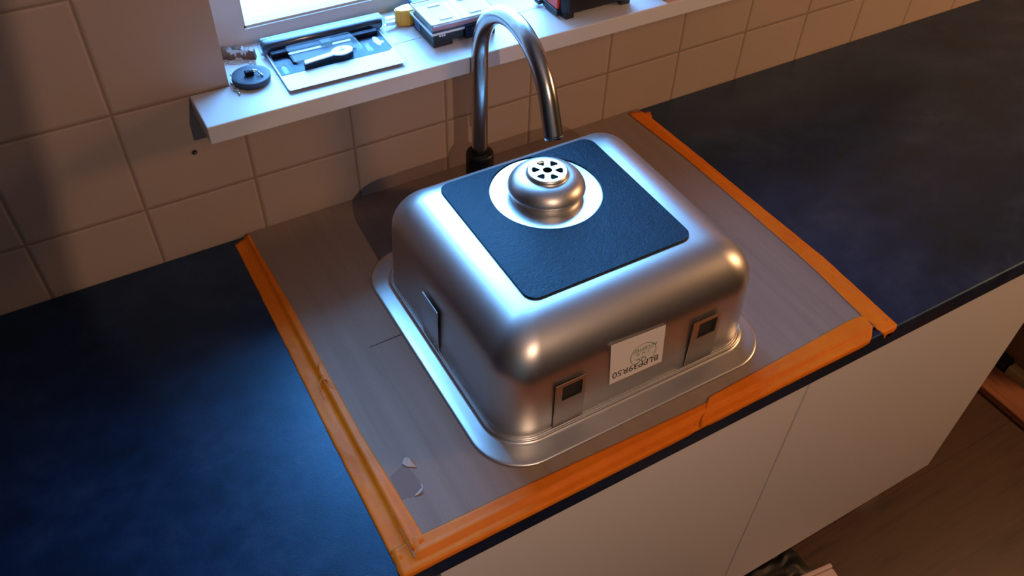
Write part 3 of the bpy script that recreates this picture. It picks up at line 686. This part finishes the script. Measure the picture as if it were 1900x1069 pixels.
bm = BM(); box(bm, hx0-.0012, hx0, .002, .018, .0080, .0180, .0005, 1); link('side_latch', bm, M_blue, pb)
# small dark part right of the box
bm = BM(); tube(bm, [(.5290, .018, SZ+.006), (.5420, -.004, SZ+.006)], [.004, .0058], 14)
tag(link('black_screwdriver_bit', bm, M_black, None, True), 'small dark bit lying on the sill right of the parts box', 'tool bit')

# black case with red panel
CS = (.6890, -.0180, SZ); cs = tag(empty('tool_case', CS), 'black tool case with red side panel standing on the sill', 'tool case')
bm = BM()
cx0, cx1 = -.0610, .0600
oc = [(cx0+.008, -.0345), (cx1-.008, -.0345), (cx1, -.0265), (cx1, .0300), (cx0, .0300), (cx0, -.0265)]
poly_prism(bm, oc, .0080, .0300); link('case_body', bm, M_black, cs)
bm = BM(); poly_prism(bm, [(x*1.01, y*1.02) for x, y in oc], .0308, .1500); link('case_lid', bm, M_black, cs)
for fx0, fx1 in ((cx0, cx0+.020), (cx1-.022, cx1)):
    bm = BM(); poly_prism(bm, [(fx0+.003, -.0335), (fx1-.003, -.0335), (fx1, .02), (fx0, .02)], .0001, .0082); link('case_foot', bm, M_black, cs)
bm = BM(); box(bm, cx0-.0050, cx0-.0004, -.0200, .0170, .0120, .0480, .001); link('side_panel', bm, M_red, cs)['label'] = 'red panel'
bm = BM(); box(bm, cx0-.0130, cx0, .0180, .0320, .0030, .0100, .002); box(bm, cx0-.0060, cx0, -.022, .0180, .0020, .0110, .001); link('case_hinge', bm, M_black, cs)

bm = BM(); box(bm, .7960, .9700, -.0720, .0400, SZ, SZ+.1200, .003)
tag(link('orange_box', bm, M_orange), 'orange box edge on the sill right of the black case', 'box')

# ---------------------------------------------------------------- right end and floor
bm = BM(); box(bm, 1.842, 1.860, -.585, -.01, FLOOR, -.0370); tag(link('wooden_end_panel', bm, M_brown), 'brown wooden panel beyond the free cabinet end', 'panel')
bm = BM(); box(bm, 1.690, 1.778, -1.30, -.02, FLOOR+.0005, FLOOR+.020, .003); tag(link('oak_board', bm, M_oak), 'reddish oak board lying on the floor beyond the cabinets', 'board')
bm = BM(); box(bm, 1.795, 1.820, -1.30, -.462, FLOOR+.0005, FLOOR+.030, .002); tag(link('pine_batten', bm, M_pine), 'pale wooden batten on the floor beside the brown panel', 'batten')
bm = BM(); box(bm, 1.782, 1.828, -.458, -.40, FLOOR+.0005, FLOOR+.034, .004); tag(link('black_block', bm, M_black), 'small black block at the end of the pale batten', 'block')
# pale pink plastic lid and dark bag on the floor at the bottom edge
pk = tag(empty('pink_tray', (.93, -.66, FLOOR)), 'pale pink plastic tray corner on the floor at the bottom edge of the photo', 'tray')
pk.rotation_euler = (0, 0, math.radians(-7))
bm = BM(); box(bm, -.17, .060, -.115, .028, .0005, .030, .004); link('tray_body', bm, M_pink, pk)
bm = BM(); box(bm, -.175, .064, .024, .034, .030, .042, .003); box(bm, -.175, .064, -.120, .024, .030, .036, .002); link('tray_rim', bm, M_pink, pk)
bm = BM(); gx, gy = 22, 12; gr = [[None]*(gy+1) for _ in range(gx+1)]
for i in range(gx+1):
    for j in range(gy+1):
        u, v = i/gx, j/gy; e = min(1, 6*min(u, 1-u, v, 1-v)); h = .0006+e*(.006+.010*abs(noise.noise(Vector((u*4.1, v*3.3, 2)))))
        gr[i][j] = bm.verts.new((-.10+.19*u+.010*noise.noise(Vector((v*5, u*2, 1))), -.050+.065*v+.012*noise.noise(Vector((u*6, 3, v))), h))
for i in range(gx):
    for j in range(gy): bm.faces.new([gr[i][j], gr[i+1][j], gr[i+1][j+1], gr[i][j+1]])
M_bag = plain('glossy_black_film', (.008, .008, .009), .5)
bag = link('black_plastic_bag', bm, M_bag, None, True, (.885, -.570, FLOOR), (0, 0, .0)); tag(bag, 'crumpled shiny black plastic bag on the floor against the cabinet foot', 'bag')

# ---------------------------------------------------------------- behind the camera: added board standing in for the person, shading the left tiles
bm = BM(); box(bm, -1.05, 0, -.012, .012, 0, 1.95)
br_ = link('viewer_shadow_board', bm, M_ply, None, False, (-.045, -1.13, FLOOR+.0005), (0, math.radians(8.0), 0))
tag(br_, 'unseen added board standing in for the viewer, casting a shadow on the left tiles', 'board')
